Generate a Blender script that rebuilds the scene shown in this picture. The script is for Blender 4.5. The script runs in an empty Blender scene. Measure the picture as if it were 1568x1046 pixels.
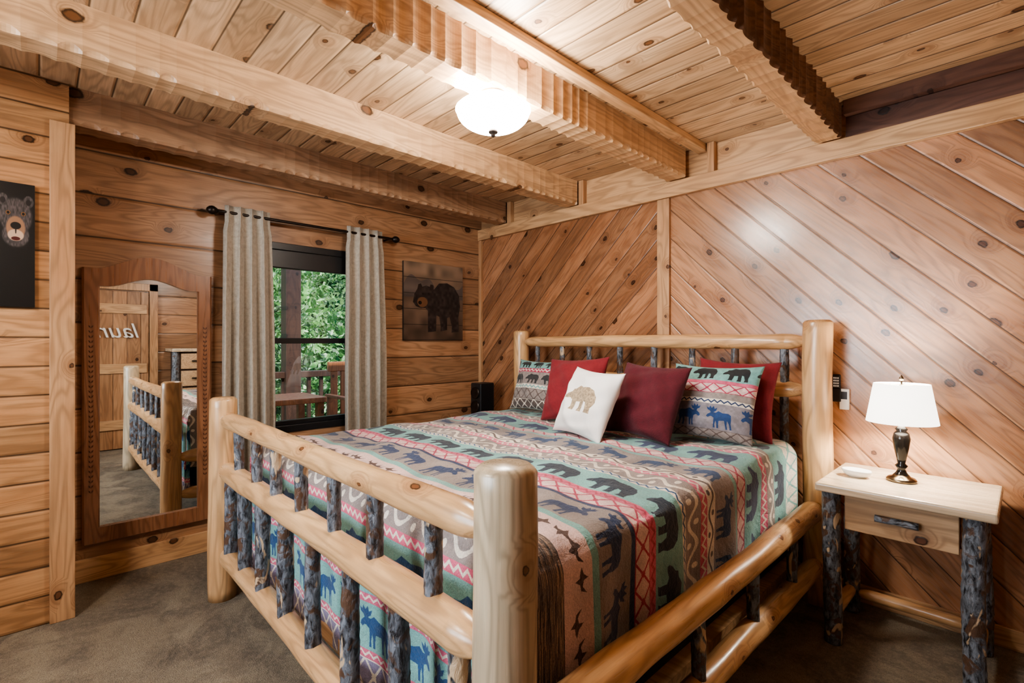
import bpy, math, random
import numpy as np
from mathutils import Vector
random.seed(7); np.random.seed(7)
D=bpy.data; SC=bpy.context.scene; COL=SC.collection

# ---------------------------------------------------------------- helpers
def link(o,parent=None):
    COL.objects.link(o)
    if parent: o.parent=parent
    return o
def empty(name,loc=(0,0,0)):
    e=D.objects.new(name,None); e.empty_display_size=.1; e.location=loc; return link(e)
def mesh(name,verts,faces,mat=None,parent=None,smooth=False,loc=None,rot=None):
    m=D.meshes.new(name); m.from_pydata([tuple(v) for v in verts],[],[tuple(f) for f in faces]); m.update()
    o=D.objects.new(name,m)
    if mat: m.materials.append(mat)
    if smooth:
        m.polygons.foreach_set('use_smooth',[True]*len(m.polygons))
    if loc is not None: o.location=loc
    if rot is not None: o.rotation_euler=rot
    return link(o,parent)
def boxdata(x0,x1,y0,y1,z0,z1,off=0):
    v=[(x0,y0,z0),(x1,y0,z0),(x1,y1,z0),(x0,y1,z0),(x0,y0,z1),(x1,y0,z1),(x1,y1,z1),(x0,y1,z1)]
    f=[(0,3,2,1),(4,5,6,7),(0,1,5,4),(1,2,6,5),(2,3,7,6),(3,0,4,7)]
    return v,[tuple(i+off for i in q) for q in f]
def box(name,x0,x1,y0,y1,z0,z1,mat,parent=None,bevel=0):
    v,f=boxdata(x0,x1,y0,y1,z0,z1)
    o=mesh(name,v,f,mat,parent)
    if bevel:
        b=o.modifiers.new('b','BEVEL'); b.width=bevel; b.segments=3
    return o
def boxes(name,lst,mat,parent=None,bevel=0):
    V=[];F=[]
    for b in lst:
        v,f=boxdata(*b,off=len(V)); V+=v; F+=f
    o=mesh(name,V,F,mat,parent)
    if bevel:
        b=o.modifiers.new('b','BEVEL'); b.width=bevel; b.segments=2
    return o
def lathe(name,prof,mat,parent=None,loc=(0,0,0),n=40,smooth=True):
    V=[];F=[]
    for r,z in prof:
        for i in range(n):
            a=2*math.pi*i/n; V.append((r*math.cos(a),r*math.sin(a),z))
    for k in range(len(prof)-1):
        for i in range(n):
            j=(i+1)%n; F.append((k*n+i,k*n+j,(k+1)*n+j,(k+1)*n+i))
    return mesh(name,V,F,mat,parent,smooth,loc)
def log(name,p0,p1,r,mat,parent=None,ends='taper',wob=.03,n=22,r1=None,seed=None,bark=False):
    p0=Vector(p0);p1=Vector(p1); L=(p1-p0).length; r1=r1 or r
    rs=random.Random(seed if seed is not None else random.random())
    m=max(8,int(L/(.012 if bark else .05)))
    zs=[L*i/m for i in range(m+1)]
    prof=[]
    ph=[rs.uniform(0,6.28) for _ in range(6)]
    for z in zs:
        t=z/L; rr=r*(1-t)+r1*t
        rr*=1+wob*(math.sin(z*9+ph[0])*.6+math.sin(z*23+ph[1])*.4)
        prof.append([z,rr])
    if ends=='taper':
        e=min(.10,L*.15); pr=[(0,.0),(0,.42)]
        for k in range(1,9):
            q=k/8; pr.append((e*q,.42+.58*math.sin(q*math.pi/2)**.8))
        inner=[p for p in prof if e<p[0]<L-e]
        P=[[z,r*s] for z,s in pr]+inner+[[L-z,r1*s] for z,s in reversed(pr)]
    elif ends=='post':
        c=r*.22
        inner=[p for p in prof if .01<p[0]<L-c-.005]
        P=[[0,0],[0,prof[0][1]]]+inner+[[L-c,r1*1.0],[L-c*.5,r1*.93],[L,r1*.78],[L+.002,0]]
    else:
        P=[[0,0]]+prof+[[L,0]]
    V=[];F=[]
    for z,rr in P:
        bx=math.sin(z*5+ph[2])*r*.10*(1 if bark else .4); by=math.sin(z*4+ph[3])*r*.10*(1 if bark else .4)
        for i in range(n):
            a=2*math.pi*i/n
            k=1+wob*.8*math.sin(2*a+ph[4]+z*3)+wob*.5*math.sin(5*a+ph[5]+z*11)
            if bark: k*=1+rs.uniform(-.05,.05)
            V.append((rr*k*math.cos(a)+bx,rr*k*math.sin(a)+by,z))
    for k in range(len(P)-1):
        for i in range(n):
            j=(i+1)%n; F.append((k*n+i,k*n+j,(k+1)*n+j,(k+1)*n+i))
    o=mesh(name,V,F,mat,parent,True,loc=p0)
    o.rotation_mode='QUATERNION'; o.rotation_quaternion=(p1-p0).to_track_quat('Z','Y')
    return o

# ---------------------------------------------------------------- node helper
class NT:
    def __init__(s,name):
        s.m=D.materials.new(name); s.m.use_nodes=True; s.t=s.m.node_tree
        s.n=s.t.nodes; s.b=s.n['Principled BSDF']; s.out=s.n['Material Output']
    def new(s,ty,**kw):
        x=s.n.new(ty)
        for k,v in kw.items(): setattr(x,k,v)
        return x
    def set(s,inp,v):
        if isinstance(v,bpy.types.NodeSocket): s.t.links.new(v,inp)
        else:
            inp.default_value=v
    def math(s,op,a,b=0.,c=None,clamp=False):
        x=s.new('ShaderNodeMath',operation=op,use_clamp=clamp)
        s.set(x.inputs[0],a); s.set(x.inputs[1],b)
        if c is not None: s.set(x.inputs[2],c)
        return x.outputs[0]
    def dot(s,v,d):
        x=s.new('ShaderNodeVectorMath',operation='DOT_PRODUCT'); s.set(x.inputs[0],v); x.inputs[1].default_value=d
        return x.outputs['Value']
    def comb(s,a,b,c):
        x=s.new('ShaderNodeCombineXYZ'); s.set(x.inputs[0],a); s.set(x.inputs[1],b); s.set(x.inputs[2],c); return x.outputs[0]
    def noise(s,vec,scale=1,detail=3,rough=.5,dist=0):
        x=s.new('ShaderNodeTexNoise'); s.set(x.inputs['Vector'],vec); x.inputs['Scale'].default_value=scale
        x.inputs['Detail'].default_value=detail; x.inputs['Roughness'].default_value=rough; x.inputs['Distortion'].default_value=dist
        return x.outputs[0]
    def mr(s,v,a,b,c=0.,d=1.,smooth=False):
        x=s.new('ShaderNodeMapRange'); s.set(x.inputs[0],v)
        if smooth: x.interpolation_type='SMOOTHSTEP'
        for i,q in enumerate((a,b,c,d)): s.set(x.inputs[i+1],q)
        return x.outputs[0]
    def mix(s,f,a,b,blend='MIX'):
        x=s.new('ShaderNodeMix',data_type='RGBA',blend_type=blend)
        s.set(x.inputs[0],f)
        for i,q in ((6,a),(7,b)):
            if isinstance(q,(tuple,list)): q=tuple(q)+(1,) if len(q)==3 else q
            s.set(x.inputs[i],q)
        return x.outputs[2]
    def bump(s,h,strength=.3,dist=.01):
        x=s.new('ShaderNodeBump'); s.set(x.inputs['Height'],h); x.inputs['Strength'].default_value=strength
        x.inputs['Distance'].default_value=dist; s.t.links.new(x.outputs[0],s.b.inputs['Normal'])
    def obj(s):
        return s.new('ShaderNodeTexCoord').outputs['Object']

def desat(c,k=.0):
    l=.3*c[0]+.55*c[1]+.15*c[2]; return tuple(x*(1-k)+l*k for x in c)
def wood(name,light,mid,dark,along=(1,0,0),across=(0,0,1),pw=None,rough=.38,knot=.45,grooved=.003,var=.26,ka=.34,kb=.14,coat=.0,groove_dark=.2,round_=False,kr=(.005,.017)):
    t=NT(name); light=desat(light); mid=desat(mid)
    al=Vector(along).normalized(); ac=Vector(across).normalized(); cr=al.cross(ac)
    P=t.obj(); a=t.dot(P,al); b=t.dot(P,ac); c=t.dot(P,cr)
    oi=t.new('ShaderNodeObjectInfo').outputs['Random']
    if pw:
        q=t.math('DIVIDE',b,pw); idx=t.math('FLOOR',q); fr=t.math('FRACT',q); kb=pw
    else: idx=0.; fr=None
    seed=t.math('ADD',t.math('MULTIPLY',oi,57.3),idx)
    wn=t.new('ShaderNodeTexWhiteNoise',noise_dimensions='1D'); t.set(wn.inputs['W'],seed); rnd=wn.outputs['Value']
    a2=t.math('ADD',a,t.math('MULTIPLY',rnd,13.))
    kbv=t.math('MULTIPLY',t.math('ARCTAN2',b,c),.06) if round_ else b
    ua=t.math('DIVIDE',a2,ka); ub=t.math('DIVIDE',kbv,kb)
    vo=t.new('ShaderNodeTexVoronoi',voronoi_dimensions='2D'); t.set(vo.inputs['Vector'],t.comb(ua,ub,0.))
    vo.inputs['Scale'].default_value=1
    sx=t.new('ShaderNodeSeparateColor'); t.set(sx.inputs[0],vo.outputs['Color'])
    sp=t.new('ShaderNodeSeparateXYZ'); t.set(sp.inputs[0],vo.outputs['Position'])
    da=t.math('MULTIPLY',t.math('SUBTRACT',sp.outputs[0],ua),ka*.72); db=t.math('MULTIPLY',t.math('SUBTRACT',sp.outputs[1],ub),kb)
    d=t.math('SQRT',t.math('ADD',t.math('MULTIPLY',da,da),t.math('MULTIPLY',db,db)))
    on=t.math('LESS_THAN',sx.outputs[0],knot)
    dd=t.math('ADD',d,t.math('MULTIPLY',t.math('SUBTRACT',t.noise(P,60,3),.5),.013))
    rk=t.mr(sx.outputs[1],0,1,kr[0],kr[1])
    q=t.math('DIVIDE',dd,rk)
    km=t.math('MULTIPLY',on,t.mr(q,.75,1.05,1,0,True))
    ring=t.math('MULTIPLY',on,t.mr(t.math('ABSOLUTE',t.math('SUBTRACT',q,.95)),0,.38,1,0,True))
    halo=t.math('MULTIPLY',on,t.mr(d,.008,.065,1,0,True))
    v1=t.comb(t.math('MULTIPLY',a2,.9),t.math('ADD',t.math('MULTIPLY',b,7.),t.math('MULTIPLY',halo,.8)),t.math('ADD',t.math('MULTIPLY',c,7.),t.math('MULTIPLY',rnd,9.)))
    n1=t.noise(v1,1,2,.5,.3)
    g=t.math('MULTIPLY',t.math('ADD',t.math('SINE',t.math('MULTIPLY',n1,80.)),1.),.5)
    n2=t.noise(t.comb(t.math('MULTIPLY',a2,5.),t.math('MULTIPLY',b,130.),t.math('MULTIPLY',c,130.)),1,3,.6)
    n3=t.noise(t.comb(t.math('MULTIPLY',a2,1.6),t.math('MULTIPLY',b,6.),t.math('MULTIPLY',c,6.)),1,4,.6)
    col=t.mix(t.mr(n3,.34,.66),mid,light)
    col=t.mix(t.math('MULTIPLY',t.math('POWER',g,2.),.55),col,[x*.52 for x in mid])
    col=t.mix(t.mr(n2,.35,.75,0,.42),col,[x*.55 for x in mid])
    col=t.mix(t.math('MULTIPLY',halo,.42),col,dark)
    col=t.mix(km,col,[x*.65 for x in dark])
    col=t.mix(t.math('MULTIPLY',ring,.92),col,[x*.10 for x in dark])
    if pw:
        br=t.mr(rnd,0,1,1-var,1+var*.6)
        col=t.mix(1.,col,t.comb(br,br,br),'MULTIPLY')
        gm=t.math('MINIMUM',fr,t.math('SUBTRACT',1.,fr)); gm=t.math('MULTIPLY',gm,pw)
        gr=t.mr(gm,grooved*.35,grooved*1.3,1,0,True)
        col=t.mix(t.math('MULTIPLY',gr,1-groove_dark),col,[x*.12 for x in dark])
        h=t.math('ADD',t.mr(gm,0,grooved*3,0,1,True),t.math('ADD',t.math('MULTIPLY',n2,.05),t.math('MULTIPLY',n3,.5)))
        t.bump(h,.5,grooved*1.5)
    else:
        t.bump(t.math('ADD',t.math('MULTIPLY',n2,.3),t.math('MULTIPLY',km,.6)),.22,.004)
    t.set(t.b.inputs['Base Color'],col)
    t.set(t.b.inputs['Roughness'],t.mr(n2,.3,.8,rough-.05,rough+.12))
    if coat: t.b.inputs['Coat Weight'].default_value=coat; t.b.inputs['Coat Roughness'].default_value=.24
    return t.m
def plain(name,col,rough=.5,metal=0,bump=0,bscale=200,sheen=0,var=.12):
    t=NT(name); P=t.obj(); n=t.noise(P,bscale*.25,4,.6)
    t.set(t.b.inputs['Base Color'],t.mix(t.mr(n,.3,.7),[x*(1-var) for x in col],[min(1,x*(1+var)) for x in col]))
    t.b.inputs['Roughness'].default_value=rough; t.b.inputs['Metallic'].default_value=metal
    if bump: t.bump(t.noise(P,bscale,3,.6),bump,.004)
    if sheen: t.b.inputs['Sheen Weight'].default_value=sheen
    return t.m
def bark(name):
    t=NT(name); P=t.obj(); oi=t.new('ShaderNodeObjectInfo').outputs['Random']
    x=t.new('ShaderNodeVectorMath',operation='ADD'); t.set(x.inputs[0],P); t.set(x.inputs[1],t.comb(t.math('MULTIPLY',oi,5.),0.,t.math('MULTIPLY',oi,9.)))
    Q=x.outputs[0]
    sc=t.new('ShaderNodeVectorMath',operation='MULTIPLY'); t.set(sc.inputs[0],Q); sc.inputs[1].default_value=(1,1,.4)
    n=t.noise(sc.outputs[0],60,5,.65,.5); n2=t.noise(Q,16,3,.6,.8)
    col=t.mix(t.mr(n,.38,.61),(.022,.020,.022),(.21,.235,.27))  # cool tint of the daylight put into the bark's grey
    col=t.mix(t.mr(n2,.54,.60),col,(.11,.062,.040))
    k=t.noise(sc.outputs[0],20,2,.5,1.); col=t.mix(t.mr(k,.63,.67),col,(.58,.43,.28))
    t.set(t.b.inputs['Base Color'],col); t.b.inputs['Roughness'].default_value=.34
    t.bump(n,.9,.008); return t.m
def mkimg(name,arr):
    h,w,_=arr.shape; im=D.images.new(name,w,h)
    px=np.ones((h,w,4),dtype=np.float32); px[...,:3]=np.clip(arr,0,1); im.pixels.foreach_set(px.ravel()); im.update(); im.pack(); return im
def imgmat(name,im,rough=.8,bump=.3,bscale=350,sheen=.2,quilt=False,tint=1.):
    t=NT(name); uv=t.new('ShaderNodeTexCoord').outputs['UV']; tx=t.new('ShaderNodeTexImage',image=im); t.set(tx.inputs[0],uv)
    t.set(t.b.inputs['Base Color'],t.mix(1.,tx.outputs[0],(tint,tint,tint),'MULTIPLY')); t.b.inputs['Roughness'].default_value=rough
    if quilt:
        h=t.math('ADD',t.noise(t.obj(),38,3,.6,.6),t.math('MULTIPLY',t.noise(t.obj(),bscale,2,.6),.25)); t.bump(h,.6,.014)
    elif bump: t.bump(t.noise(t.obj(),bscale,2,.6),bump,.004)
    if sheen: t.b.inputs['Sheen Weight'].default_value=sheen
    return t.m

BEAR=[(0,.45),(.06,.56),(.18,.66),(.22,.78),(.30,.78),(.38,.8),(.55,.93),(.8,.86),(1.1,.9),(1.35,.82),(1.48,.62),(1.5,.4),(1.44,.2),(1.46,0),(1.2,0),(1.25,.12),(1.18,.35),(1.06,.38),(1.05,.15),(1.04,0),(.82,0),(.87,.12),(.85,.34),(.66,.32),(.64,.12),(.6,0),(.38,0),(.43,.1),(.42,.35),(.3,.42),(.16,.38),(.03,.37)]
MOOSE=[(0,.60),(.05,.72),(.2,.84),(.15,.93),(.03,.98),(-.02,1.12),(.1,1.07),(.14,1.2),(.23,1.08),(.33,1.2),(.38,1.05),(.52,1.12),(.46,.95),(.33,.87),(.45,.85),(.6,.95),(.85,.85),(1.2,.84),(1.35,.75),(1.38,.5),(1.34,.3),(1.37,0),(1.26,0),(1.24,.3),(1.15,.45),(1.1,.2),(1.12,0),(1.02,0),(1.,.25),(.98,.45),(.68,.42),(.66,.2),(.66,0),(.57,0),(.57,.25),(.52,.4),(.48,.2),(.49,0),(.4,0),(.42,.3),(.4,.55),(.28,.62),(.2,.62),(.1,.54)]
BIRD=[(0,.5),(.3,.62),(.5,.9),(.55,.62),(.8,.55),(1.1,.8),(.95,.45),(.7,.4),(.5,.1),(.42,.38),(.2,.4)]
def stamp(img,poly,x,y,s,col,flip=False):
    P=np.array(poly,dtype=float); 
    if flip: P[:,0]=1.5-P[:,0]
    P=P*s+np.array([x,y]); H,W,_=img.shape
    x0,x1=int(max(0,P[:,0].min())),int(min(W,P[:,0].max()+1)); y0,y1=int(max(0,P[:,1].min())),int(min(H,P[:,1].max()+1))
    if x1<=x0 or y1<=y0: return
    xx,yy=np.meshgrid(np.arange(x0,x1)+.5,np.arange(y0,y1)+.5); ins=np.zeros(xx.shape,bool); n=len(P)
    for i in range(n):
        xa,ya=P[i]; xb,yb=P[(i+1)%n]
        if ya==yb: continue
        c=((ya>yy)!=(yb>yy))&(xx<(xb-xa)*(yy-ya)/(yb-ya)+xa); ins^=c
    img[y0:y1,x0:x1][ins]=col
def ell(img,cx,cy,rx,ry,col,a=1.):
    H,W,_=img.shape; yy,xx=np.mgrid[0:H,0:W]; m=((xx-cx)/rx)**2+((yy-cy)/ry)**2; k=np.clip((1.15-m)/.3,0,1)[...,None]*a
    img[:]=img*(1-k)+np.array(col)*k
def smooth_noise(h,w,cells):
    g=np.random.rand(cells+2,cells+2); ys=np.linspace(0,cells,h,endpoint=False); xs=np.linspace(0,cells,w,endpoint=False)
    yi=ys.astype(int);xi=xs.astype(int);fy=(ys-yi)[:,None];fx=(xs-xi)[None,:]; fy=fy*fy*(3-2*fy);fx=fx*fx*(3-2*fx)
    a=g[yi][:,xi];b=g[yi][:,xi+1];c=g[yi+1][:,xi];d=g[yi+1][:,xi+1]
    return a*(1-fx)*(1-fy)+b*fx*(1-fy)+c*(1-fx)*fy+d*fx*fy

TAUPE=(.54,.50,.48);PINK=(.78,.37,.47);CREAM=(.85,.81,.75);TEAL=(.46,.65,.63);NAVY=(.12,.20,.34);BROWN=(.36,.31,.29);ROSE=(.82,.71,.69);RED=(.66,.22,.32);BLUE=(.08,.28,.46)
def textile(W,H,pxm,bands):
    img=np.zeros((H,W,3)); img[:]=TAUPE
    xs=np.arange(W)/pxm
    for (q0,q1,base,kind,fg) in bands:
        y0,y1=int(q0*pxm),int(q1*pxm); y0=max(0,y0);y1=min(H,y1)
        if y1<=y0: continue
        h=y1-y0; img[y0:y1]=base
        v=(np.arange(h)/h)[:,None]; s=xs[None,:]
        if kind=='geo':
            p=.085
            tri=np.abs((s/p)%1-.5)*2
            dd=np.abs(v-.5)*2
            m=np.abs(tri-dd*1.0)<.13; img[y0:y1][m]=fg
            m=(tri+dd)<.28; img[y0:y1][m]=fg
            m=np.broadcast_to((dd>.90),m.shape); img[y0:y1][m]=fg
        elif kind=='scroll':
            p=.16; u=(s/p)%1
            wv=.5+.28*np.sin(2*np.pi*u); m=np.abs(v-wv)<.10; img[y0:y1][m]=fg
            m=((u-.25)**2*5+(v-.30)**2)<.025; img[y0:y1][m]=fg
            m=((u-.75)**2*5+(v-.70)**2)<.025; img[y0:y1][m]=fg
        elif kind=='zig':
            tri=np.abs((s/.04)%1-.5)*2
            m=np.abs(v-.25-.5*tri)<.15; img[y0:y1][m]=fg
        elif kind=='camo':
            n=smooth_noise(h,W,60); m=n>.62; img[y0:y1][m]=fg; m=n<.3; img[y0:y1][m]=[x*.6 for x in base]
        elif kind=='geese':
            sz=h*.55; x=0
            while x<W:
                stamp(img,BIRD,x,y0+h*random.uniform(.1,.35),sz,fg,random.random()<.5); x+=sz*1.25
        elif kind in('bear','moose'):
            poly={'bear':BEAR,'moose':MOOSE}[kind]; sz=h*(.82 if kind!='moose' else .70); 
            step=sz*1.85; x=random.uniform(-step,0); k=0
            while x<W:
                stamp(img,poly,x,y0+h*.08,sz,fg,flip=(kind=='moose' and k%3==1)); x+=step; k+=1
    n=smooth_noise(H,W,40); img*= (.90+.18*n)[...,None]
    sp=np.random.rand(H//2+1,W//2+1).repeat(2,0).repeat(2,1)[:H,:W]
    img*= (1+.14*(sp-.5))[...,None]
    return img

# ---------------------------------------------------------------- materials
PL=((.71,.46,.255),(.58,.335,.17),(.21,.09,.04))
W_ceil=wood('ceiling_boards',(.70,.485,.30),(.56,.355,.20),(.22,.10,.045),along=(1,0,0),across=(0,1,0),pw=.135,rough=.33,knot=.38,grooved=.004)
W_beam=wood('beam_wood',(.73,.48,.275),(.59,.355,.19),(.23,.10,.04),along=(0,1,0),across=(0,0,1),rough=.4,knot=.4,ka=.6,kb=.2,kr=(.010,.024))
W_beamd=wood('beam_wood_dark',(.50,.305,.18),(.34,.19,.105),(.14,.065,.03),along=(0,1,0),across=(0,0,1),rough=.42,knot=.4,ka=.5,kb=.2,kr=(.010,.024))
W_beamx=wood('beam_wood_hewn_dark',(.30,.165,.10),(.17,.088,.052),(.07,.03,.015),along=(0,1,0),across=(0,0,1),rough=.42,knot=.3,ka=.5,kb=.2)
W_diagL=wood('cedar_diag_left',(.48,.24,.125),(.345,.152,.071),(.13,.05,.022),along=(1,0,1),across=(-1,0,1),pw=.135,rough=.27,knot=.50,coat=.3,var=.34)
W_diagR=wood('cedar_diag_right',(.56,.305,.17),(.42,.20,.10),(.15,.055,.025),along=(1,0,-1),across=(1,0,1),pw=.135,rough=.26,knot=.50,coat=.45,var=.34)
W_win=wood('log_siding',(.51,.295,.165),(.385,.20,.103),(.13,.055,.024),along=(0,1,0),across=(0,0,1),pw=.243,rough=.34,knot=.65,grooved=.006,ka=.34,coat=.15,kr=(.008,.024),var=.34)
W_bump=wood('closet_siding',(.61,.345,.17),(.48,.245,.112),(.17,.07,.03),along=(0,1,0),across=(0,0,1),pw=.137,rough=.3,knot=.38,grooved=.005,coat=.15,var=.3)
W_trX=wood('trim_wood_x',*PL,along=(1,0,0),across=(0,0,1),rough=.35,knot=.3)
W_trY=wood('trim_wood_y',*PL,along=(0,1,0),across=(0,0,1),rough=.35,knot=.3)
PZ=((.62,.38,.205),(.50,.27,.135),PL[2])
W_trZ=wood('trim_wood_z',*PZ,along=(0,0,1),across=(1,0,0),rough=.35,knot=.4,kb=.09)
W_trZy=wood('trim_wood_zy',*PZ,along=(0,0,1),across=(0,1,0),rough=.35,knot=.4,kb=.09)
W_dk=wood('ledger_and_recess_shade',(.22,.11,.07),(.15,.07,.05),(.06,.025,.015),along=(1,0,0),across=(0,0,1),rough=.4,knot=.2)  # dark brown ledger; the same colour paints the recess shade
W_log=wood('peeled_log',(.76,.485,.25),(.64,.365,.17),(.30,.12,.05),along=(0,0,1),across=(1,0,0),rough=.3,knot=.34,ka=.25,kb=.13,coat=.35,round_=True,kr=(.005,.013))
W_logp=wood('peeled_log_daylit',(.64,.53,.37),(.52,.41,.27),(.30,.17,.08),along=(0,0,1),across=(1,0,0),rough=.3,knot=.25,ka=.25,kb=.13,coat=.35,round_=True,kr=(.005,.012))  # pale daylight cast of the near foot post put into its colour
W_top=wood('nightstand_top_wood',(.78,.63,.45),(.68,.52,.35),(.4,.2,.1),along=(1,0,0),across=(0,1,0),rough=.25,knot=.15,coat=.4)
W_draw=wood('drawer_wood',(.66,.45,.27),(.56,.35,.195),(.25,.1,.05),along=(1,0,0),across=(0,0,1),rough=.35,knot=.35)
W_mir=wood('mirror_oak',(.34,.165,.087),(.25,.108,.052),(.1,.035,.015),along=(0,0,1),across=(0,1,0),rough=.3,knot=.0,coat=.3)
W_door=wood('door_planks',(.54,.31,.165),(.43,.22,.11),(.15,.055,.025),along=(0,0,1),across=(0,1,0),pw=.14,rough=.35,knot=.3)
W_deck=wood('deck_boards',(.25,.15,.09),(.18,.1,.06),(.08,.04,.02),along=(0,1,0),across=(1,0,0),pw=.14,rough=.6)
W_porch=wood('porch_timber',(.07,.035,.022),(.04,.02,.014),(.02,.01,.007),along=(0,0,1),across=(0,1,0),rough=.5)
W_chair=wood('patio_cedar',(.36,.15,.06),(.27,.105,.045),(.1,.04,.02),along=(0,0,1),across=(0,1,0),rough=.5)
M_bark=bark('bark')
M_black=plain('black_satin',(.012,.012,.013),.35)
M_blackmetal=plain('oil_rubbed_bronze',(.03,.022,.018),.35,metal=.7)
M_white=plain('white_ceramic',(.82,.80,.76),.25,var=.03)
M_dark=plain('box_spring_cloth',(.012,.012,.014),.8)
M_matt=plain('mattress_cloth',(.7,.68,.64),.85,bump=.2)
def carpet():
    t=NT('carpet'); P=t.obj(); n=t.noise(P,190,3,.7); m=t.noise(P,3.2,4,.6,1.4); f=t.noise(P,45,3,.7)
    col=t.mix(t.mr(m,.40,.60),(.165,.125,.078),(.35,.285,.185))
    col=t.mix(t.mr(n,.35,.7,0,.8),col,(.055,.041,.026)); col=t.mix(t.mr(f,.45,.75,0,.4),col,(.43,.355,.245))
    t.set(t.b.inputs['Base Color'],col); t.b.inputs['Roughness'].default_value=.95; t.b.inputs['Sheen Weight'].default_value=.12
    t.bump(t.math('ADD',n,t.math('MULTIPLY',m,2.)),.8,.012); return t.m
M_carpet=carpet()

# ---------------------------------------------------------------- room shell
XW=-3.66; YH=3.10; XR=.60; YB=-1.80; ZC=2.61; WT=.12
box('floor',XW-WT,XR+WT,YB-WT,YH+WT,-.12,0,M_carpet)
box('ceiling',XW-WT,XR+WT,YB-WT,YH+WT,ZC,ZC+.12,W_ceil)
WY0,WY1,WZ0,WZ1=.98,1.88,.70,2.05
boxes('wall_window',[(XW-WT,XW,.10,WY0,0,ZC),(XW-WT,XW,WY1,YH,0,ZC),(XW-WT,XW,WY0,WY1,0,WZ0),(XW-WT,XW,WY0,WY1,WZ1,ZC)],W_win)
XB=-3.24
boxes('wall_left',[(XW-WT,XB,YB,.105,0,ZC)],W_bump)
wh=box('wall_head',XW-WT,XR+WT,YH,YH+WT,0,ZC,W_trX)
XS=-1.71
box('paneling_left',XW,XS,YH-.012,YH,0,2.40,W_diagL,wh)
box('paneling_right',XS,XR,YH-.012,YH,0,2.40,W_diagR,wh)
box('wall_right',XR,XR+WT,YB,YH,0,ZC,W_win)
BX0,BX1,BZ0,BZ1=-2.5,-.7,.85,2.1
boxes('wall_back',[(XW-WT,BX0,YB-WT,YB,0,ZC),(BX1,XR+WT,YB-WT,YB,0,ZC),(BX0,BX1,YB-WT,YB,0,BZ0),(BX0,BX1,YB-WT,YB,BZ1,ZC)],W_diagR)
# trim
box('trim_1',XW,XR,YH-.05,YH-.012,2.32,2.42,W_trX,bevel=.004)
box('trim_2',XS-.045,XS+.045,YH-.038,YH-.012,.09,2.319,W_trZ,bevel=.003)
box('trim_3',XW,XW+.035,YH-.04,YH-.012,.0,2.319,W_trZ,bevel=.003)
box('trim_4',XB,XB+.022,.035,.127,0,2.41,W_trZy,bevel=.003)
box('trim_5',XW,XB,.106,.127,0,2.41,W_trZ)
box('trim_6',-1.475,-1.41,YB,YH-.001,2.565,2.609,W_trY,bevel=.004)
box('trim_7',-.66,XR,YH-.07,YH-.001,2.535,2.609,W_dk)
box('trim_8',-.66,XR,YH-.02,YH-.001,2.421,2.534,W_dk)  # dark board stands in for the shade of the recess
for i,x in enumerate((-2.43,-1.40,-3.25)):
    box('trim_%d'%(9+i),x,x+.045,YH-.045,YH-.001,2.421,2.608,W_trZ)
box('baseboard_head',XS,XR,YH-.03,YH-.012,0,.09,W_trX,bevel=.003)
box('baseboard_window',XW,XW+.016,.13,YH-.05,0,.13,W_trY,bevel=.003)

def beam(name,x0,x1,y0,y1,z0,z1,mat,side=.002,seed=1,far=9,sidemat=None):
    rs=random.Random(seed); V=[];F=[]; y=y0; secs=[]
    while y<y1:
        L=rs.uniform(.055,.10); A=rs.uniform(.45,1.); B=rs.uniform(.4,1.)
        for k in range(6):
            p=k/6
            if y+p*L<y1: secs.append((y+p*L,4*p*(1-p)*A,4*p*(1-p)*B))
        y+=L
    secs.append((y1,0,0))
    for yy,d,e in secs:
        c=.005+.014*d; c2=.005+.014*e
        s=side*d*(1 if yy<far else .2)
        b=.003*e
        V+=[(x0,yy,z1),(x0,yy,z0+c2*1.6),(x0+c2,yy,z0+b),((x0+x1)/2,yy,z0+b),(x1-c,yy,z0+b),(x1-s,yy,z0+c*1.6),(x1-s,yy,(z0+z1)/2),(x1-s*.9,yy,z1)]
    n=8
    for i in range(len(secs)-1):
        for k in range(n-1):
            F.append((i*n+k,i*n+k+1,(i+1)*n+k+1,(i+1)*n+k))
    F.append(tuple(range(n))); F.append(tuple(reversed([(len(secs)-1)*n+k for k in range(n)])))
    o=mesh(name,V,F,mat)
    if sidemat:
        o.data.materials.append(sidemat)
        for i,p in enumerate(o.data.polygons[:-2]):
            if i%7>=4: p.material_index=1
    return o
ZB=2.425
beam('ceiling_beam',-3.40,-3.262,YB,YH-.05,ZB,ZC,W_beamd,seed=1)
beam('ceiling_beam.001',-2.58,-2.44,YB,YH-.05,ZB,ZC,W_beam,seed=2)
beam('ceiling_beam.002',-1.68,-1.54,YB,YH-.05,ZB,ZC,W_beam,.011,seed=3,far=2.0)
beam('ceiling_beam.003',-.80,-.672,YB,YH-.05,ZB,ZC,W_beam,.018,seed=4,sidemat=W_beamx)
beam('ceiling_beam.004',.12,.26,YB,YH-.05,ZB,ZC,W_beam,seed=5)

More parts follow.
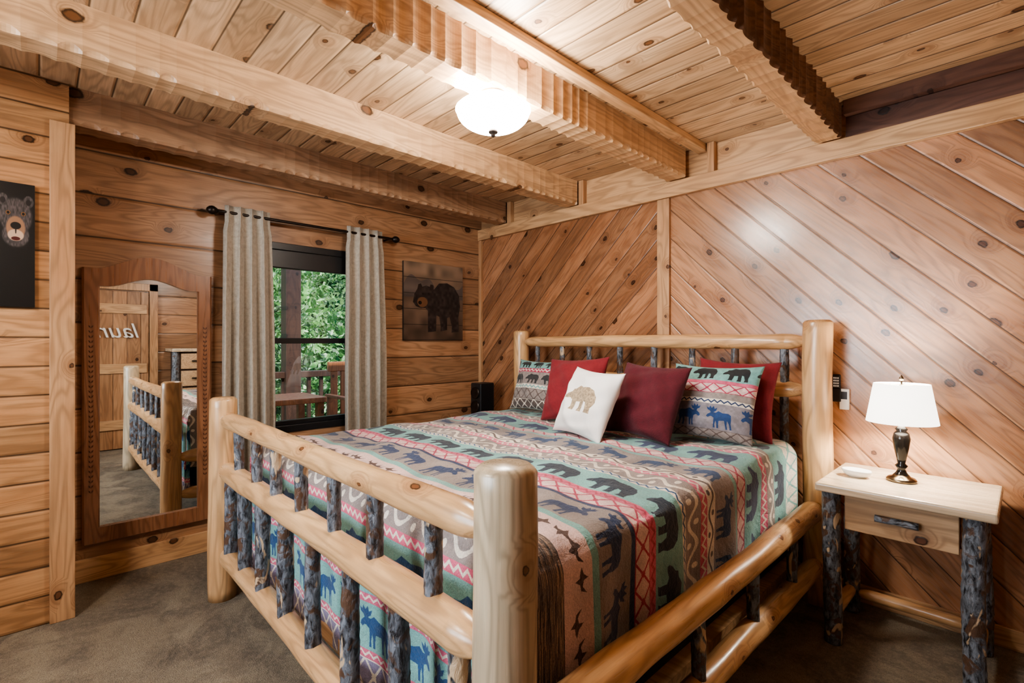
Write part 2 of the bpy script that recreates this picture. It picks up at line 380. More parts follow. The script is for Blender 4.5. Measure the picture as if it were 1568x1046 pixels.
# ---------------------------------------------------------------- window
def glassmat():
    t=NT('window_glass'); n=t.n; n.remove(t.b)
    tr=t.new('ShaderNodeBsdfTransparent'); gl=t.new('ShaderNodeBsdfGlossy'); gl.inputs['Roughness'].default_value=.02
    fr=t.new('ShaderNodeFresnel'); fr.inputs[0].default_value=1.45; mx=t.new('ShaderNodeMixShader')
    t.set(mx.inputs[0],fr.outputs[0]); t.set(mx.inputs[1],tr.outputs[0]); t.set(mx.inputs[2],gl.outputs[0]); t.set(t.out.inputs[0],mx.outputs[0]); return t.m
M_glass=glassmat()
w=empty('window_1',(0,0,0))
xf0,xf1=XW-.10,XW+.012
boxes('frame',[(xf0,xf1,WY0+.001,WY0+.05,WZ0+.001,WZ1-.001),(xf0,xf1,WY1-.05,WY1-.001,WZ0+.001,WZ1-.001),(xf0,xf1,WY0+.05,WY1-.05,WZ0+.001,WZ0+.05),(xf0,xf1,WY0+.05,WY1-.05,WZ1-.05,WZ1-.001)],M_black,w,.003)
boxes('sash',[(XW-.07,XW-.03,WY0+.05,WY1-.05,1.335,1.375),(XW-.07,XW-.03,WY0+.05,WY0+.09,WZ0+.05,WZ1-.05),(XW-.07,XW-.03,WY1-.09,WY1-.05,WZ0+.05,WZ1-.05),(XW-.07,XW-.03,WY0+.09,WY1-.09,WZ0+.05,WZ0+.08)],M_black,w,.003)
box('blind_valance',XW-.025,XW+.02,WY0+.052,WY1-.052,1.87,WZ1-.052,M_black,w,.006)
box('glass',XW-.052,XW-.048,WY0+.05,WY1-.05,WZ0+.05,WZ1-.05,M_glass,w)
w2=empty('added_back_window')  # unseen back window, added to bring light into the room
boxes('frame',[(BX0,BX0+.06,YB-.1,YB+.01,BZ0,BZ1),(BX1-.06,BX1,YB-.1,YB+.01,BZ0,BZ1),(BX0,BX1,YB-.1,YB+.01,BZ0,BZ0+.06),(BX0,BX1,YB-.1,YB+.01,BZ1-.06,BZ1),((BX0+BX1)/2-.03,(BX0+BX1)/2+.03,YB-.08,YB-.02,BZ0,BZ1)],M_black,w2,.003)
box('glass',BX0+.05,BX1-.05,YB-.06,YB-.056,BZ0+.05,BZ1-.05,M_glass,w2)

# curtains + rod
def linen():
    t=NT('curtain_linen'); P=t.obj(); n=t.noise(P,320,2,.7); m=t.noise(P,45,3,.7)
    t.set(t.b.inputs['Base Color'],t.mix(t.mr(m,.3,.7),(.345,.30,.24),(.49,.44,.365))); t.b.inputs['Roughness'].default_value=.9; t.b.inputs['Sheen Weight'].default_value=.1
    t.bump(n,.5,.004); return t.m
M_lin=linen()
def curtain(name,y0,y1,z0,z1,xc,folds,seed,mat=M_lin):
    rs=random.Random(seed); nu=folds*14; nv=40; V=[];F=[]
    ph=[rs.uniform(-.5,.5) for _ in range(folds+2)]
    for j in range(nv+1):
        tv=j/nv; z=z1-(z1-z0)*tv
        sp=1+.10*math.sin(tv*2.2)-(.06 if tv<.06 else 0)
        for i in range(nu+1):
            tu=i/nu; k=tu*folds; kk=int(k)
            amp=(.020+.028*min(1,tv*3))*(1+.35*ph[kk])
            x=xc+amp*math.sin(k*2*math.pi+ph[kk]*.5*math.sin(tv*3))+.004*math.sin(tv*9+kk)
            y=(y0+y1)/2+((tu-.5)*(y1-y0))*sp+.012*math.sin(k*4*math.pi+tv*2)
            V.append((x,y,z))
    for j in range(nv):
        for i in range(nu):
            a=j*(nu+1)+i; F.append((a,a+1,a+nu+2,a+nu+1))
    o=mesh(name,V,F,mat,None,True); s=o.modifiers.new('s','SOLIDIFY'); s.thickness=.003; return o
curtain('curtain',.85,1.14,.08,2.225,-3.555,4,3)
curtain('curtain.001',1.67,1.985,.08,2.225,-3.555,4,5)
rod=empty('curtain_rod',(-3.555,1.43,2.18))
def rodp(name,p0,p1,r): return log(name,[a-b for a,b in zip(p0,rod.location)],[a-b for a,b in zip(p1,rod.location)],r,M_blackmetal,rod,ends='flat',wob=0,n=16)
rodp('pole',(-3.555,.80,2.18),(-3.555,2.08,2.18),.010)
for yy in (.785,2.095):
    o=lathe('finial_%d'%int(yy*10),[(0,-.035),(.016,-.03),(.026,-.012),(.028,0),(.024,.015),(.012,.028),(0,.032)],M_blackmetal,rod,(0,yy-1.43,0),n=20)
    o.rotation_euler=(math.pi/2,0,0)
for yy in (.83,2.05): rodp('bracket_%d'%int(yy*10),(-3.66,yy,2.18),(-3.555,yy,2.18),.008)

# ---------------------------------------------------------------- outside
porch=empty('porch_railing',(-5.6,0,0))
def pbox(n,*a): 
    a=list(a); a[0]+=5.6;a[1]+=5.6; return box(n,*a,W_porch,porch,.006)
box('porch_deck',-5.9,XW-WT-.005,-3,7,-.2,-.1,W_deck)
pbox('top_rail',-5.66,-5.56,-3,7,.95,1.02); pbox('bottom_rail',-5.63,-5.58,-3,7,.05,.1)
for i,yy in enumerate((-1.2,2.0,5.2)): pbox('post_%d'%i,-5.68,-5.52,yy-.08,yy+.08,-.1,2.9)
boxes('balusters',[(-.03,.01,-3+.14*k,-3+.14*k+.035,.1,.95) for k in range(71)],W_porch,porch)
pt=empty('patio_table',(-4.75,1.66,-.1))
box('table_top',-.28,.28,-.26,.26,.89,.94,W_chair,pt,.006)
for i,(a,b) in enumerate(((-.23,-.21),(.23,-.21),(-.23,.21),(.23,.21))): box('leg_%d'%i,a-.03,a+.03,b-.03,b+.03,0,.89,W_chair,pt)
pc=empty('patio_chair',(-4.75,2.42,-.1))
box('seat',-.25,.25,-.25,.25,.64,.69,W_chair,pc,.006); box('back_top',-.26,-.22,-.27,.27,1.14,1.24,W_chair,pc,.006)
for k in range(5): box('back_slat_%d'%k,-.25,-.225,-.24+.105*k,-.17+.105*k,.69,1.14,W_chair,pc,.004)
for s_ in (-.27,.27): box('arm_%s'%('a' if s_<0 else 'b'),-.25,.27,s_-.03,s_+.03,.88,.91,W_chair,pc,.004)
for i,(a,b) in enumerate(((-.23,-.25),(.23,-.25),(-.23,.25),(.23,.25))): box('leg_%d'%i,a-.025,a+.025,b-.025,b+.025,0,.88,W_chair,pc)
def groundmat():
    t=NT('forest_ground'); P=t.obj(); n=t.noise(P,1.5,6,.7); t.set(t.b.inputs['Base Color'],t.mix(t.mr(n,.35,.65),(.02,.05,.01),(.13,.26,.05))); t.b.inputs['Roughness'].default_value=.9; t.bump(t.noise(P,6,5,.7),1,.2); return t.m
V=[];F=[];nx=20;ny=24
for i in range(nx+1):
    for j in range(ny+1):
        x=-5-i*1.2; z=-1.2+max(0,(-x-8))*.42+.3*math.sin(i*1.3+j*.8); V.append((x,-10+j*1.2,z))
for i in range(nx):
    for j in range(ny):
        a=i*(ny+1)+j; F.append((a,a+1,a+ny+2,a+ny+1))
mesh('ground_hillside',V,F,groundmat(),None,True)
def leafmat():
    t=NT('leaves'); P=t.obj()
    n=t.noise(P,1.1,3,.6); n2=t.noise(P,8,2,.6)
    col=t.mix(t.mr(n,.40,.60),(.012,.06,.02),(.22,.46,.15)); col=t.mix(t.mr(n2,.50,.66,0,.8),col,(.70,.86,.60))  # whitish patches paint highlights, the dark green the gaps in the foliage
    t.n.remove(t.b); d=t.new('ShaderNodeBsdfDiffuse'); tr=t.new('ShaderNodeBsdfTranslucent'); mx=t.new('ShaderNodeMixShader'); mx.inputs[0].default_value=.25
    t.set(d.inputs[0],col); t.set(tr.inputs[0],col); t.set(mx.inputs[1],d.outputs[0]); t.set(mx.inputs[2],tr.outputs[0]); t.set(t.out.inputs[0],mx.outputs[0]); return t.m
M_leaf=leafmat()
def tree(name,x,y,h,N,seed):
    e=empty(name,(x,y,-1.2+max(0,(-x-8))*.42-.2)); r=np.random.RandomState(seed)
    log('trunk',(0,0,0),(.3,.2,h*.8),.13,W_porch,e,ends='flat',r1=.05)
    nb=26; bc=np.column_stack([r.uniform(-1.7,1.7,nb),r.uniform(-1.7,1.7,nb),r.uniform(.2,h,nb)]); br=r.uniform(.4,.85,nb)
    idx=r.randint(0,nb,N); d=r.normal(size=(N,3)); d/=np.linalg.norm(d,axis=1)[:,None]; c=bc[idx]+d*(br[idx]*r.uniform(.55,1.05,N))[:,None]
    a=r.normal(size=(N,3)); a/=np.linalg.norm(a,axis=1)[:,None]; b=np.cross(a,r.normal(size=(N,3))); b/=np.linalg.norm(b,axis=1)[:,None]
    s=r.uniform(.05,.11,N)[:,None]
    V=np.stack([c-a*s,c-b*s*.45,c+a*s,c+b*s*.45],1).reshape(-1,3)
    F=np.arange(N*4).reshape(-1,4)
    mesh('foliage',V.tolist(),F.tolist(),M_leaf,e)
k=0
for x,y,h in ((-8.3,1.2,5),(-8.6,4.2,3.4),(-9.3,6.6,5.5),(-10.5,2.8,6),(-11.5,5.4,6.5),(-12.5,8.5,7),(-12.5,.2,7),(-10,9.4,6)):
    tree('maple_tree'+('' if k==0 else '.%03d'%k),x,y,h,5200,k+11); k+=1

# ---------------------------------------------------------------- mirror
mir=empty('wall_mirror',(XW+.004,.485,0))
def arch(y,hw,base,rise):
    q=abs(y)/hw
    if q>.82: return base
    return base+rise*(.5+.5*math.cos(math.pi*q/.82))**.8
def loop(hw,z0,zt,rise,n=40):
    P=[(-hw,z0),(hw,z0)]
    for i in range(n+1):
        y=hw-2*hw*i/n; P.append((y,arch(y,hw,zt,rise)))
    return P
ow,iw=.315,.238
O=loop(ow,.215,1.765,.085); I=loop(iw,.30,1.665,.055)
n=len(O);V=[];F=[]
for P,x in ((O,0),(O,.026),([(a*.97,b) for a,b in O],.034),([(a*1.03,b) for a,b in I],.034),(I,.022),(I,0)):
    V+=[(x,a,b) for a,b in P]
for k in range(5):
    for i in range(n):
        j=(i+1)%n; F.append((k*n+i,k*n+j,(k+1)*n+j,(k+1)*n+i))
mesh('frame',V,F,W_mir,mir)
M_mirr=NT('mirror_silver'); M_mirr.b.inputs['Metallic'].default_value=1; M_mirr.b.inputs['Roughness'].default_value=.01; M_mirr.b.inputs['Base Color'].default_value=(.92,.94,.93,1)
mesh('glass',[(.014,a,b) for a,b in loop(iw+.005,.295,1.67,.055)],[tuple(range(n))],M_mirr.m,mir)
V=[];F=[]
M_carve=plain('carved_shadow',(.07,.025,.012),.5)
for sgn in (-1,1):
    for k in range(34):
        zc=.5+k*.028
        for s2 in (-1,1):
            o=len(V); cy=sgn*.277
            pts=[(0,0),(s2*.009,.006),(s2*.011,.018),(s2*.003,.013)]
            V+=[(.0355,cy+a,zc+b) for a,b in pts]; F.append((o,o+1,o+2,o+3))
mesh('carved_wheat',V,F,M_carve,mir)

# ---------------------------------------------------------------- wall pictures
W_,H_=420,430
im=np.zeros((H_,W_,3)); g=np.linspace(0,1,H_)[:,None,None]
im[:]=np.array((.29,.23,.19))*(1-g)+np.array((.50,.42,.35))*g
im*= (.75+.5*smooth_noise(H_,W_,9))[...,None]
yy,xx=np.mgrid[0:H_,0:W_]; mt=(yy>H_*.55)&(yy<H_*(.72+.1*np.sin(xx/60.)+.05*np.sin(xx/23.))); im[mt]=im[mt]*.6+np.array((.20,.22,.26))*.4
for q in range(5):
    y=int(H_*q/5); im[y:y+3]*=.4
body=[(.02,.55),(.05,.7),(.12,.80),(.14,.88),(.2,.90),(.23,.84),(.32,.87),(.4,.85),(.42,.90),(.48,.88),(.5,.80),(.62,.93),(.82,.95),(1.,.88),(1.12,.72),(1.15,.5),(1.1,.3),(1.12,.02),(.93,0),(.94,.12),(.88,.3),(.82,.28),(.82,.05),(.66,.02),(.66,.12),(.63,.3),(.56,.32),(.55,.02),(.36,0),(.36,.1),(.36,.4),(.3,.45),(.2,.44),(.08,.48)]
stamp(im,body,55,45,300,(.001,.001,.001))
bm=(im.sum(2)<.01)
im[bm]=np.array((.085,.07,.07))+(.15*smooth_noise(H_,W_,30)[bm])[:,None]*np.array((1,.85,.8))
ell(im,125,212,36,28,(.40,.28,.19)); ell(im,108,208,12,10,(.04,.03,.03)); ell(im,128,258,6,5,(.02,.02,.02)); ell(im,168,261,6,5,(.02,.02,.02))
ell(im,106,295,12,12,(.14,.11,.1)); ell(im,190,300,13,13,(.14,.11,.1))
def pic(name,img,xf,y0,y1,z0,z1,tint=1.,rough=.4):
    e=empty(name,(xf,(y0+y1)/2,(z0+z1)/2)); hy=(y1-y0)/2;hz=(z1-z0)/2
    box('canvas_block',0.002,.022,-hy,hy,-hz,hz,M_black,e)
    o=mesh('print',[(.0235,-hy,-hz),(.0235,hy,-hz),(.0235,hy,hz),(.0235,-hy,hz)],[(0,1,2,3)],imgmat(name+'_print',mkimg(name,img),rough,.0,sheen=0,tint=tint),e)
    uv=o.data.uv_layers.new(name='UVMap')
    for l,c in zip(uv.data,((0,0),(1,0),(1,1),(0,1))): l.uv=c
    return e
pic('black_bear_wall_print',im,XW,2.22,2.85,1.36,2.035)
W_,H_=200,520; im=np.zeros((H_,W_,3)); im[:]=(.035,.034,.037)
fur=np.zeros((H_,W_,3)); 
ell(fur,118,380,70,76,(1,1,1)); ell(fur,64,445,22,26,(1,1,1)); ell(fur,172,445,22,26,(1,1,1)); ell(fur,118,300,58,50,(1,1,1))
fn=smooth_noise(H_,W_,50); im=im*(1-fur)+fur*(np.array((.27,.25,.25))*(.65+.7*fn)[...,None])
ell(im,64,442,11,13,(.10,.09,.09)); ell(im,172,442,11,13,(.10,.09,.09))
ell(im,118,330,40,50,(.58,.43,.33)); ell(im,118,300,34,24,(.78,.66,.56)); ell(im,118,340,22,15,(.04,.03,.03)); ell(im,118,286,19,8,(.30,.09,.08)); ell(im,118,320,3,14,(.1,.06,.05))
for ex in (86,150): ell(im,ex,392,10,9,(.50,.34,.18)); ell(im,ex,392,6,6,(0,0,0))
pic('bear_portrait_canvas',im,XB,-.170,-.015,1.51,2.08)

# ---------------------------------------------------------------- bed
XL,XRt,YF,YHd=-2.94,-.752,.70,2.93
bed=empty('log_bed',(0,0,0))
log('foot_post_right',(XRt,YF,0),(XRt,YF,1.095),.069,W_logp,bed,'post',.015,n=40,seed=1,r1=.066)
log('foot_post_left',(XL,YF,0),(XL,YF,1.055),.066,W_log,bed,'post',.015,n=32,seed=2)
log('head_post_right',(XRt,YHd,0),(XRt,YHd,1.462),.070,W_log,bed,'post',.015,n=32,seed=3,r1=.068)
log('head_post_left',(XL,YHd,0),(XL,YHd,1.44),.066,W_log,bed,'post',.015,n=32,seed=4)
for nm,z,r,s in (('foot_rail_top',.945,.042,5),('foot_rail_mid',.685,.048,6),('foot_rail_low',.245,.045,7)):
    log(nm,(XL+.055,YF,z),(XRt-.058,YF,z),r,W_log,bed,'taper',.04,n=28,seed=s)
for nm,z,r,s in (('head_rail_top',1.35,.043,8),('head_rail_low',1.09,.043,9)):
    log(nm,(XL+.055,YHd,z),(XRt-.055,YHd,z),r,W_log,bed,'taper',.04,n=24,seed=s)
for sd,xx in (('right',XRt+.01),('left',XL-.01)):
    for nm,z,r,s in (('upper',.495,.050,10),('lower',.215,.045,11)):
        log('side_rail_%s_%s'%(nm,sd),(xx,YF+.05,z),(xx,YHd-.05,z),r,W_log,bed,'taper',.04,n=28,seed=s+len(sd))
    for i,yy in enumerate((1.08,1.556,2.03,2.49)):
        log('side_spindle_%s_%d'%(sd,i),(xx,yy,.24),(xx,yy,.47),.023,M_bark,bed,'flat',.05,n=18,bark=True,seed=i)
for i,xx in enumerate((-2.65,-2.376,-2.124,-1.853,-1.572,-1.299,-1.011)):
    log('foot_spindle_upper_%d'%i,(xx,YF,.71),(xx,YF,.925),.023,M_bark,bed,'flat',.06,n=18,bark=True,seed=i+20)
for i,xx in enumerate((-2.78,-2.55,-2.286,-2.02,-1.744,-1.455,-1.173,-.91)):
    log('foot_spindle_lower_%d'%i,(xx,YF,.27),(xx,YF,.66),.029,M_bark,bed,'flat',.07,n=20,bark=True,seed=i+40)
for i in range(8):
    xx=XL+(XRt-XL)*(i+.7)/8.3
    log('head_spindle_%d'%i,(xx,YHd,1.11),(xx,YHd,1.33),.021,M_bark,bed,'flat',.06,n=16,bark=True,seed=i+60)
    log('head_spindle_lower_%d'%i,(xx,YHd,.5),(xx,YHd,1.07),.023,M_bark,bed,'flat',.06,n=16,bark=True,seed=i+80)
box('slat_support',XL+.07,XRt-.07,YF+.12,YHd-.09,.16,.22,W_trX,bed)
box('box_spring',-2.82,-.855,.86,2.84,.225,.49,M_dark,None,.03)
box('mattress',-2.82,-.855,.86,2.84,.495,.79,M_matt,None,.05)
# bedspread
SX0,SX1,SY0,SY1,ZT=-2.86,-.825,.815,2.845,.815
hs,hf=.40,.62; r=.07
def edge(s,lo,hi,rr):
    q=rr*math.pi/2
    if s<lo+rr:
        e=(lo+rr)-s
        if e<q: a=e/rr; return lo+rr-rr*math.sin(a), rr*(1-math.cos(a))
        return lo, rr+(e-q)
    if s>hi-rr:
        e=s-(hi-rr)
        if e<q: a=e/rr; return hi-rr+rr*math.sin(a), rr*(1-math.cos(a))
        return hi, rr+(e-q)
    return s,0
nu,nv=300,260; s0,s1=SX0-hs,SX1+hs; q0,q1=SY0-hf,SY1
V=[];UV=[]
for j in range(nv+1):
    q=q0+(q1-q0)*j/nv
    y,dy=edge(q,SY0,SY1+9,r)
    for i in range(nu+1):
        s=s0+(s1-s0)*i/nu
        x,dx=edge(s,SX0,SX1,r)
        d=max(dx,dy); z=ZT-d
        wr=.007*math.sin(x*7+y*3)+.006*math.sin(y*9-x*4+1)+.004*math.sin(x*23+y*17)
        if d<.02: z+=wr+.006+.0025*abs(math.sin(s*26))*abs(math.sin(q*26))
        ox=oy=0
        if dx>.03:
            f=min(1,(dx-.03)*4); w_=(.009*math.sin(q*13+.6)+.007*math.sin(q*29))*f; ox=(w_ if s>0-1.8 else -w_)
        if dy>.03:
            f=min(1,(dy-.03)*4); oy=-(.012*math.sin(s*11)+.008*math.sin(s*27+1))*f
        V.append((x+ox,y+oy,z)); UV.append(((s-s0)/(s1-s0),(q-q0)/(q1-q0)))
F=[]
for j in range(nv):
    for i in range(nu):
        a=j*(nu+1)+i; F.append((a,a+1,a+nu+2,a+nu+1))
PXM=700
bands=[(0,.11,(.50,.46,.56),'geo',CREAM),(.11,.14,PINK,'zig',CREAM),(.14,.30,TEAL,'moose',BLUE),(.30,.33,PINK,'zig',CREAM),(.33,.55,TEAL,'bear',BLUE),(.55,.59,PINK,'zig',CREAM),
 (.59,.68,TAUPE,'scroll',CREAM),(.68,.78,BROWN,'camo',(.6,.5,.42)),(.78,.90,ROSE,'geese',(.30,.22,.20)),(.90,.93,TEAL,None,0),(.93,1.10,TAUPE,'moose',NAVY),(1.10,1.12,NAVY,None,0),(1.12,1.20,ROSE,'geo',RED),(1.20,1.24,PINK,'zig',RED),
 (1.24,1.41,TEAL,'bear',(.10,.16,.22)),(1.41,1.44,CREAM,'zig',BLUE),(1.44,1.56,TAUPE,'scroll',CREAM),(1.56,1.61,PINK,'zig',CREAM),(1.61,1.68,CREAM,'scroll',BROWN),(1.68,1.85,TAUPE,'moose',(.10,.22,.36)),(1.85,1.88,TEAL,None,0),(1.88,1.97,ROSE,'geo',RED),
 (1.97,2.16,TEAL,'bear',NAVY),(2.16,2.21,PINK,'zig',CREAM),(2.21,2.30,TAUPE,'scroll',CREAM),(2.30,2.48,TEAL,'bear',(.12,.18,.25)),(2.48,2.7,CREAM,'geo',TEAL)]
tx=textile(int((s1-s0)*PXM),int((q1-q0)*PXM),PXM,bands)
M_spread=imgmat('lodge_bedspread',mkimg('bedspread_pattern',tx),.85,.35,260,quilt=True)
o=mesh('bedspread',V,F,M_spread,None,True); uv=o.data.uv_layers.new(name='UVMap')
li=np.zeros(len(o.data.loops),dtype=np.int32); o.data.loops.foreach_get('vertex_index',li); uv.data.foreach_set('uv',np.array(UV,dtype=np.float32)[li].ravel())
sd=o.modifiers.new('s','SOLIDIFY'); sd.thickness=.008; sd.offset=-1

# pillows
def pillow(name,x,y,z,w,h,t,yaw,tilt,mat,roll=0,seed=0):
    rs=random.Random(seed+5); n=30; V=[];UV=[];F=[]
    ph=[rs.uniform(0,6.28) for _ in range(6)]
    for side in (-1,1):
        for j in range(n+1):
            for i in range(n+1):
                a=-1+2*i/n;b=-1+2*j/n
                a_=math.sin(a*math.pi/2)*.5+a*.5; b_=math.sin(b*math.pi/2)*.5+b*.5
                px=a_*(w/2)*(1-.10*(1-abs(b_)**2)*abs(a_)**3); pz=b_*(h/2)*(1-.10*(1-abs(a_)**2)*abs(b_)**3)
                e=((1-abs(a_)**2.4)*(1-abs(b_)**2.4))
                th=t/2*e**.55
                th*=1+.10*math.sin(a*4+ph[0])*math.sin(b*3+ph[1])
                th+=(.006*math.sin(a*9+b*5+ph[2])+.004*math.sin(a*5-b*14+ph[3])+.003*math.sin(a*17+b*9+ph[4]))*min(1,e*2)
                V.append((px,side*th,pz+h/2)); UV.append(((a_+1)/2,(b_+1)/2))
    m=(n+1)**2
    for j in range(n):
        for i in range(n):
            a=j*(n+1)+i; F.append((a,a+1,a+n+2,a+n+1)); a+=m; F.append((a+n+1,a+n+2,a+1,a))
    o=mesh(name,V,F,mat,None,True,(x,y,z),(math.radians(-tilt),math.radians(roll),math.radians(yaw)))
    uv=o.data.uv_layers.new(name='UVMap')
    for l in o.data.loops: uv.data[l.index].uv=UV[l.vertex_index]
    wd=o.modifiers.new('w','WELD'); wd.merge_threshold=.0005
    return o
M_red=plain('red_cloth',(.20,.014,.020),.85,bump=.4,bscale=400,sheen=.1); M_mar=plain('maroon_knit',(.085,.006,.013),.9,bump=.7,bscale=180,sheen=.1)
im=np.zeros((512,512,3)); im[:]=(.94,.93,.91); stamp(im,BEAR,108,168,200,(.62,.55,.45)); 
nz=smooth_noise(512,512,60); bm=(im[...,2]<.5); im[bm]*=(.8+.4*nz[bm])[:,None]
M_wp=imgmat('white_bear_pillow_cloth',mkimg('white_bear_art',im),.85,.3,300)
def sham(nm):
    im=textile(700,600,1200,[(0,.06,TAUPE,'geo',BROWN),(.06,.22,(.50,.48,.50),'moose',(.12,.24,.42)),(.22,.25,CREAM,'zig',NAVY),(.25,.29,TAUPE,None,0),(.29,.35,ROSE,'geo',RED),(.35,.37,PINK,None,0),(.37,.5,TEAL,'bear',(.12,.13,.14))])
    return imgmat(nm,mkimg(nm,im),.85,.35,260)
def sham2(nm):
    im=textile(700,600,1200,[(0,.1,BROWN,'geo',CREAM),(.1,.2,TAUPE,'geo',BROWN),(.2,.24,CREAM,'zig',TEAL),(.24,.36,TAUPE,'bear',(.2,.2,.2)),(.36,.40,RED,'zig',CREAM),(.40,.5,TEAL,'bear',(.12,.14,.13))])
    return imgmat(nm,mkimg(nm,im),.85,.35,260)
pz=.830
pillow('patterned_sham',-2.53,2.64,pz,.50,.40,.14,0,18,sham2('sham_left'),seed=1)
pillow('patterned_sham.001',-1.17,2.52,pz,.50,.42,.16,-3,20,sham('sham_right'),seed=2)
pillow('red_pillow',-2.03,2.45,pz,.47,.44,.15,4,20,M_red,-3,seed=3)
pillow('red_pillow.001',-1.11,2.69,pz,.44,.43,.11,0,12,M_red,2,seed=4)
pillow('maroon_pillow',-1.455,2.31,pz,.44,.43,.16,-8,24,M_mar,2,seed=5)
pillow('bear_throw_pillow',-1.70,2.10,pz,.40,.40,.15,-12,25,M_wp,3,seed=6)

# ---------------------------------------------------------------- nightstand
ns=empty('log_nightstand',(-.36,2.76,0))
def L(p): return (p[0]+.36,p[1]-2.76,p[2])
def nbox(n,x0,x1,y0,y1,z0,z1,m,b=.004): return box(n,x0+.36,x1+.36,y0-2.76,y1-2.76,z0,z1,m,ns,b)
nbox('table_top',-.655,-.068,2.50,3.03,.685,.722,W_top,.009)
for i,(x,y) in enumerate(((-.605,2.58),(-.135,2.58),(-.605,2.95),(-.135,2.95))):
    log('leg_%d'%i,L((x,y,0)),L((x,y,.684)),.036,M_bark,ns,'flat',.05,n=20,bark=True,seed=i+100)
nbox('drawer_box',-.565,-.175,2.62,2.94,.53,.68,W_draw)
nbox('drawer_front',-.56,-.18,2.590,2.615,.515,.675,W_draw,.004)
for i,(a,b) in enumerate((((-.58,2.95,.10),(-.16,2.95,.10)),((-.605,2.61,.12),(-.605,2.93,.12)),((-.135,2.61,.12),(-.135,2.93,.12)))):
    log('stretcher_%d'%i,L(a),L(b),.026,W_log,ns,'taper',.03,n=18,seed=i+5)
log('handle',L((-.445,2.562,.60)),L((-.30,2.562,.60)),.014,M_bark,ns,'flat',.08,n=14,seed=3)
for i,x in enumerate((-.42,-.325)): log('handle_mount_%d'%i,L((x,2.592,.60)),L((x,2.565,.60)),.008,M_blackmetal,ns,'flat',0,n=12)

# lamp
LX,LY,LZ=-.388,2.80,.7225
lamp=empty('table_lamp',(LX,LY,LZ))
M_lampb=plain('lamp_black_gloss',(.012,.010,.009),.12); M_brass=plain('lamp_pewter',(.25,.20,.14),.25,metal=1)
lathe('base',[(0,0),(.055,0),(.057,.008),(.050,.016),(.034,.022),(.028,.03)],M_brass,lamp)
lathe('stem',[(.028,.028),(.02,.04),(.014,.055),(.024,.07),(.014,.08),(.018,.10),(.028,.15),(.033,.19),(.028,.215),(.018,.225),(.024,.235),(.012,.245),(.010,.262),(0,.262)],M_lampb,lamp)
lathe('socket',[(.0,.255),(.012,.256),(.012,.29),(.009,.30),(0,.30)],M_brass,lamp)
def shademat():
    t=NT('lamp_shade_cloth'); n=t.noise(t.obj(),300,2); t.set(t.b.inputs['Base Color'],t.mix(n,(.85,.80,.72),(.92,.88,.80))); t.b.inputs['Roughness'].default_value=.9
    t.b.inputs['Emission Color'].default_value=(1,.94,.84,1); t.b.inputs['Emission Strength'].default_value=3.4; return t.m
sh=lathe('shade',[(.132,.264),(.103,.438)],shademat(),lamp,n=56)
s=sh.modifiers.new('s','SOLIDIFY'); s.thickness=.003
lathe('finial',[(0,.45),(.007,.452),(.009,.462),(.004,.472),(0,.478)],M_brass,lamp,n=16)
log('harp',(0,0,.3),(0,0,.452),.003,M_brass,lamp,'flat',0,n=8)
boxes('harp_spider',[(-.103,.103,-.0015,.0015,.432,.435),(-.0015,.0015,-.103,.103,.432,.435)],M_brass,lamp)
dish=lathe('soap_dish',[(0,0),(.03,0),(.044,.012),(.052,.03),(.048,.034),(.040,.018),(0,.01)],M_white,None,(-.545,2.74,.7225),n=36); dish.scale=(1.15,.8,1)
# wall phone / remote
rm=empty('wall_remote',(-.70,YH-.012,1.10))
box('holder',-.022,.022,-.03,-.001,-.07,.0,M_black,rm,.004); box('handset',-.018,.018,-.026,-.004,-.0,.075,M_black,rm,.006)
boxes('buttons',[(-.012+.009*i,-.006+.009*i,-.0285,-.0262,.01+.014*j,.018+.014*j) for i in range(3) for j in range(4)],M_white,rm)
sw=empty('thermostat',(-.665,YH-.012,1.045)); box('body',-.022,.022,-.022,-.001,-.055,.055,M_white,sw,.004); box('screen',-.014,.014,-.0235,-.022,-.0,.04,M_black,sw)
# tower speaker
ts=empty('tower_speaker',(-3.34,2.84,0))
box('cabinet',-.07,.07,-.08,.08,.02,.985,M_black,ts,.012); box('foot',-.085,.085,-.095,.095,0,.02,M_black,ts,.004)
for i,z in enumerate((.9,.78,.66)):
    o=lathe('driver_%d'%i,[(0,.004),(.012,.006),(.02,.002),(.045,.01),(.052,.012),(.054,.0)],M_blackmetal,ts,(0,-.081,z),n=28); o.rotation_euler=(math.pi/2,0,0)

# ---------------------------------------------------------------- ceiling lamps
def lampmat(st):
    t=NT('frosted_glass_bowl_lit'); t.b.inputs['Base Color'].default_value=(.9,.9,.9,1); t.b.inputs['Roughness'].default_value=.3
    t.b.inputs['Emission Color'].default_value=(1,.95,.87,1); t.b.inputs['Emission Strength'].default_value=st; return t.m
M_bowl=lampmat(120)
def fixture(name,x,y):
    e=empty(name,(x,y,ZB))
    lathe('canopy',[(0,-.001),(.062,-.001),(.065,-.012),(.05,-.028),(0,-.03)],M_white,e)
    prof=[(0.0,-.155)]
    for k in range(1,15):
        a=k/14*math.pi/2; prof.append((.158*math.sin(a),-.075-.08*math.cos(a)))
    prof+=[(.164,-.068),(.150,-.055),(.10,-.042),(.05,-.035),(0,-.034)]
    lathe('bowl',prof,M_bowl,e,n=56)
    lathe('finial',[(0,-.154),(.022,-.155),(.02,-.165),(.009,-.17),(.010,-.178),(0,-.185)],M_blackmetal,e,n=20)
fixture('ceiling_light',-1.61,1.43)
fixture('added_fill_light',-1.61,-.95)  # second fixture behind the camera, added as fill light

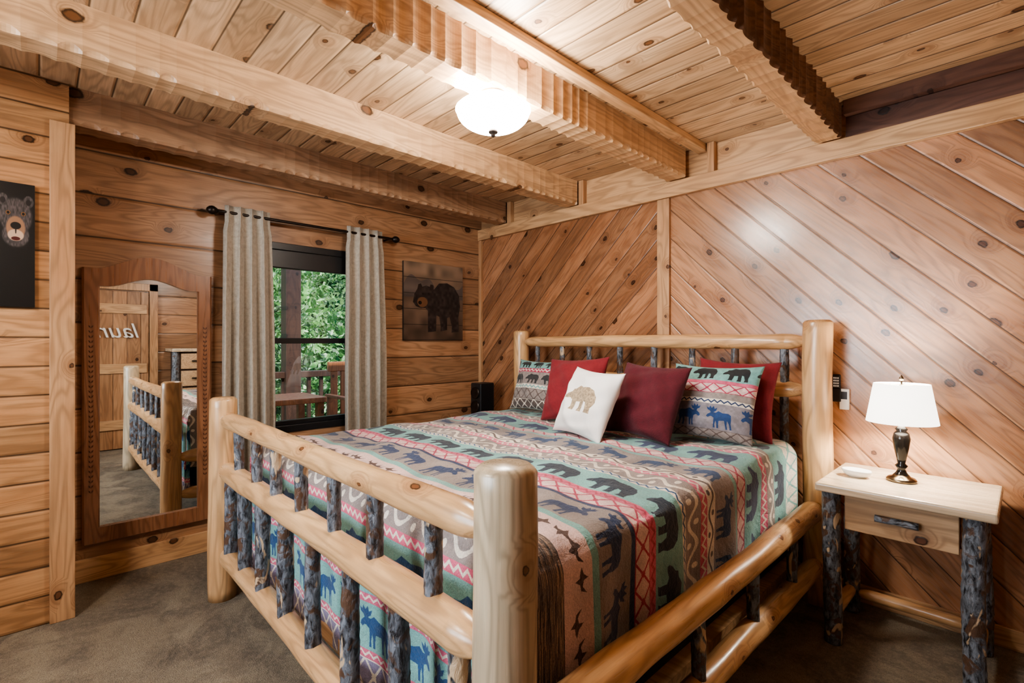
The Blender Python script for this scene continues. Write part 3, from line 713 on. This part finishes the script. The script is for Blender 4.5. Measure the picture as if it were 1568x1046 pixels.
# ---------------------------------------------------------------- right wall: door & dresser (seen in the mirror)
dr=empty('door_1',(XR-.001,.66,0))
box('leaf',-.04,0,-.36,.36,.01,1.98,W_door,dr,.004)
boxes('cross_rails',[(-.06,-.0405,-.34,.34,.25,.37),(-.06,-.0405,-.34,.34,.95,1.07),(-.06,-.0405,-.34,.34,1.70,1.82)],W_trY,dr,.003)
boxes('casing',[(-.03,0,-.46,-.37,0,2.09),(-.03,0,.37,.46,0,2.09),(-.03,0,-.46,.46,2.0,2.09)],W_trZy,dr,.003)
tc=D.curves.new('laundry_sign','FONT'); tc.body='laundry'; tc.size=.26; tc.extrude=.004; tc.align_x='LEFT'; tc.shear=.3
to=D.objects.new('laundry_sign',tc); link(to); to.location=(XR-.068,.93,1.40); to.rotation_euler=(math.pi/2,0,-math.pi/2); tc.materials.append(M_white)
ds=empty('log_dresser',(.36,1.66,0))
box('carcass',-.20,.23,-.40,.40,.08,1.22,W_porch,ds,.005); box('top',-.26,.235,-.46,.46,1.22,1.26,W_top,ds,.008)
for k in range(5):
    z=.12+k*.22; box('drawer_%d'%k,-.222,-.201,-.36,.36,z,z+.195,W_draw,ds,.006)
    for s_ in (-.2,.2): log('pull_%d_%s'%(k,'a' if s_<0 else 'b'),(-.245,s_-.05,z+.1),(-.245,s_+.05,z+.1),.01,M_blackmetal,ds,'taper',.05,n=12)
for i,y in enumerate((-.42,.42)): log('post_%d'%i,(-.2,y,0),(-.2,y,1.219),.04,M_bark,ds,'flat',.05,n=18,bark=True)

# ---------------------------------------------------------------- lights
def light(name,ty,loc,energy,col,rot=None,**kw):
    l=D.lights.new(name,ty); l.energy=energy; l.color=col
    for k,v in kw.items(): setattr(l,k,v)
    o=D.objects.new(name,l); o.location=loc
    if rot: o.rotation_euler=rot
    return link(o)
light('table_lamp_bulb','POINT',(LX,LY,LZ+.35),32,(1,.92,.80),shadow_soft_size=.03)
light('sun','SUN',(5,-2,10),9,(1,.97,.90),(math.radians(38),0,math.radians(70)),angle=.01)
light('added_daylight_fill','AREA',((BX0+BX1)/2,YB-.25,(BZ0+BZ1)/2),120,(.82,.91,1),(math.radians(90),0,0),shape='RECTANGLE',size=1.7,size_y=1.2)  # added area light outside the unseen back window, cool daylight fill
wd=D.worlds.new('world'); SC.world=wd; wd.use_nodes=True; nt=wd.node_tree
sk=nt.nodes.new('ShaderNodeTexSky')
try:
    sk.sky_type='NISHITA'; sk.sun_disc=False; sk.sun_elevation=math.radians(50)
except Exception: pass
nt.links.new(sk.outputs[0],nt.nodes['Background'].inputs[0]); nt.nodes['Background'].inputs[1].default_value=.6

# ---------------------------------------------------------------- camera
cam=D.cameras.new('camera'); co=D.objects.new('camera',cam); link(co); SC.camera=co
co.location=(0,0,1.35); co.rotation_euler=(math.radians(90),0,math.radians(46.2))
cam.sensor_width=36; cam.lens=17.33; cam.clip_start=.05; cam.clip_end=200
try:
    SC.view_settings.view_transform='AgX'; SC.view_settings.look='AgX - Medium High Contrast'
except Exception as e: print(e)
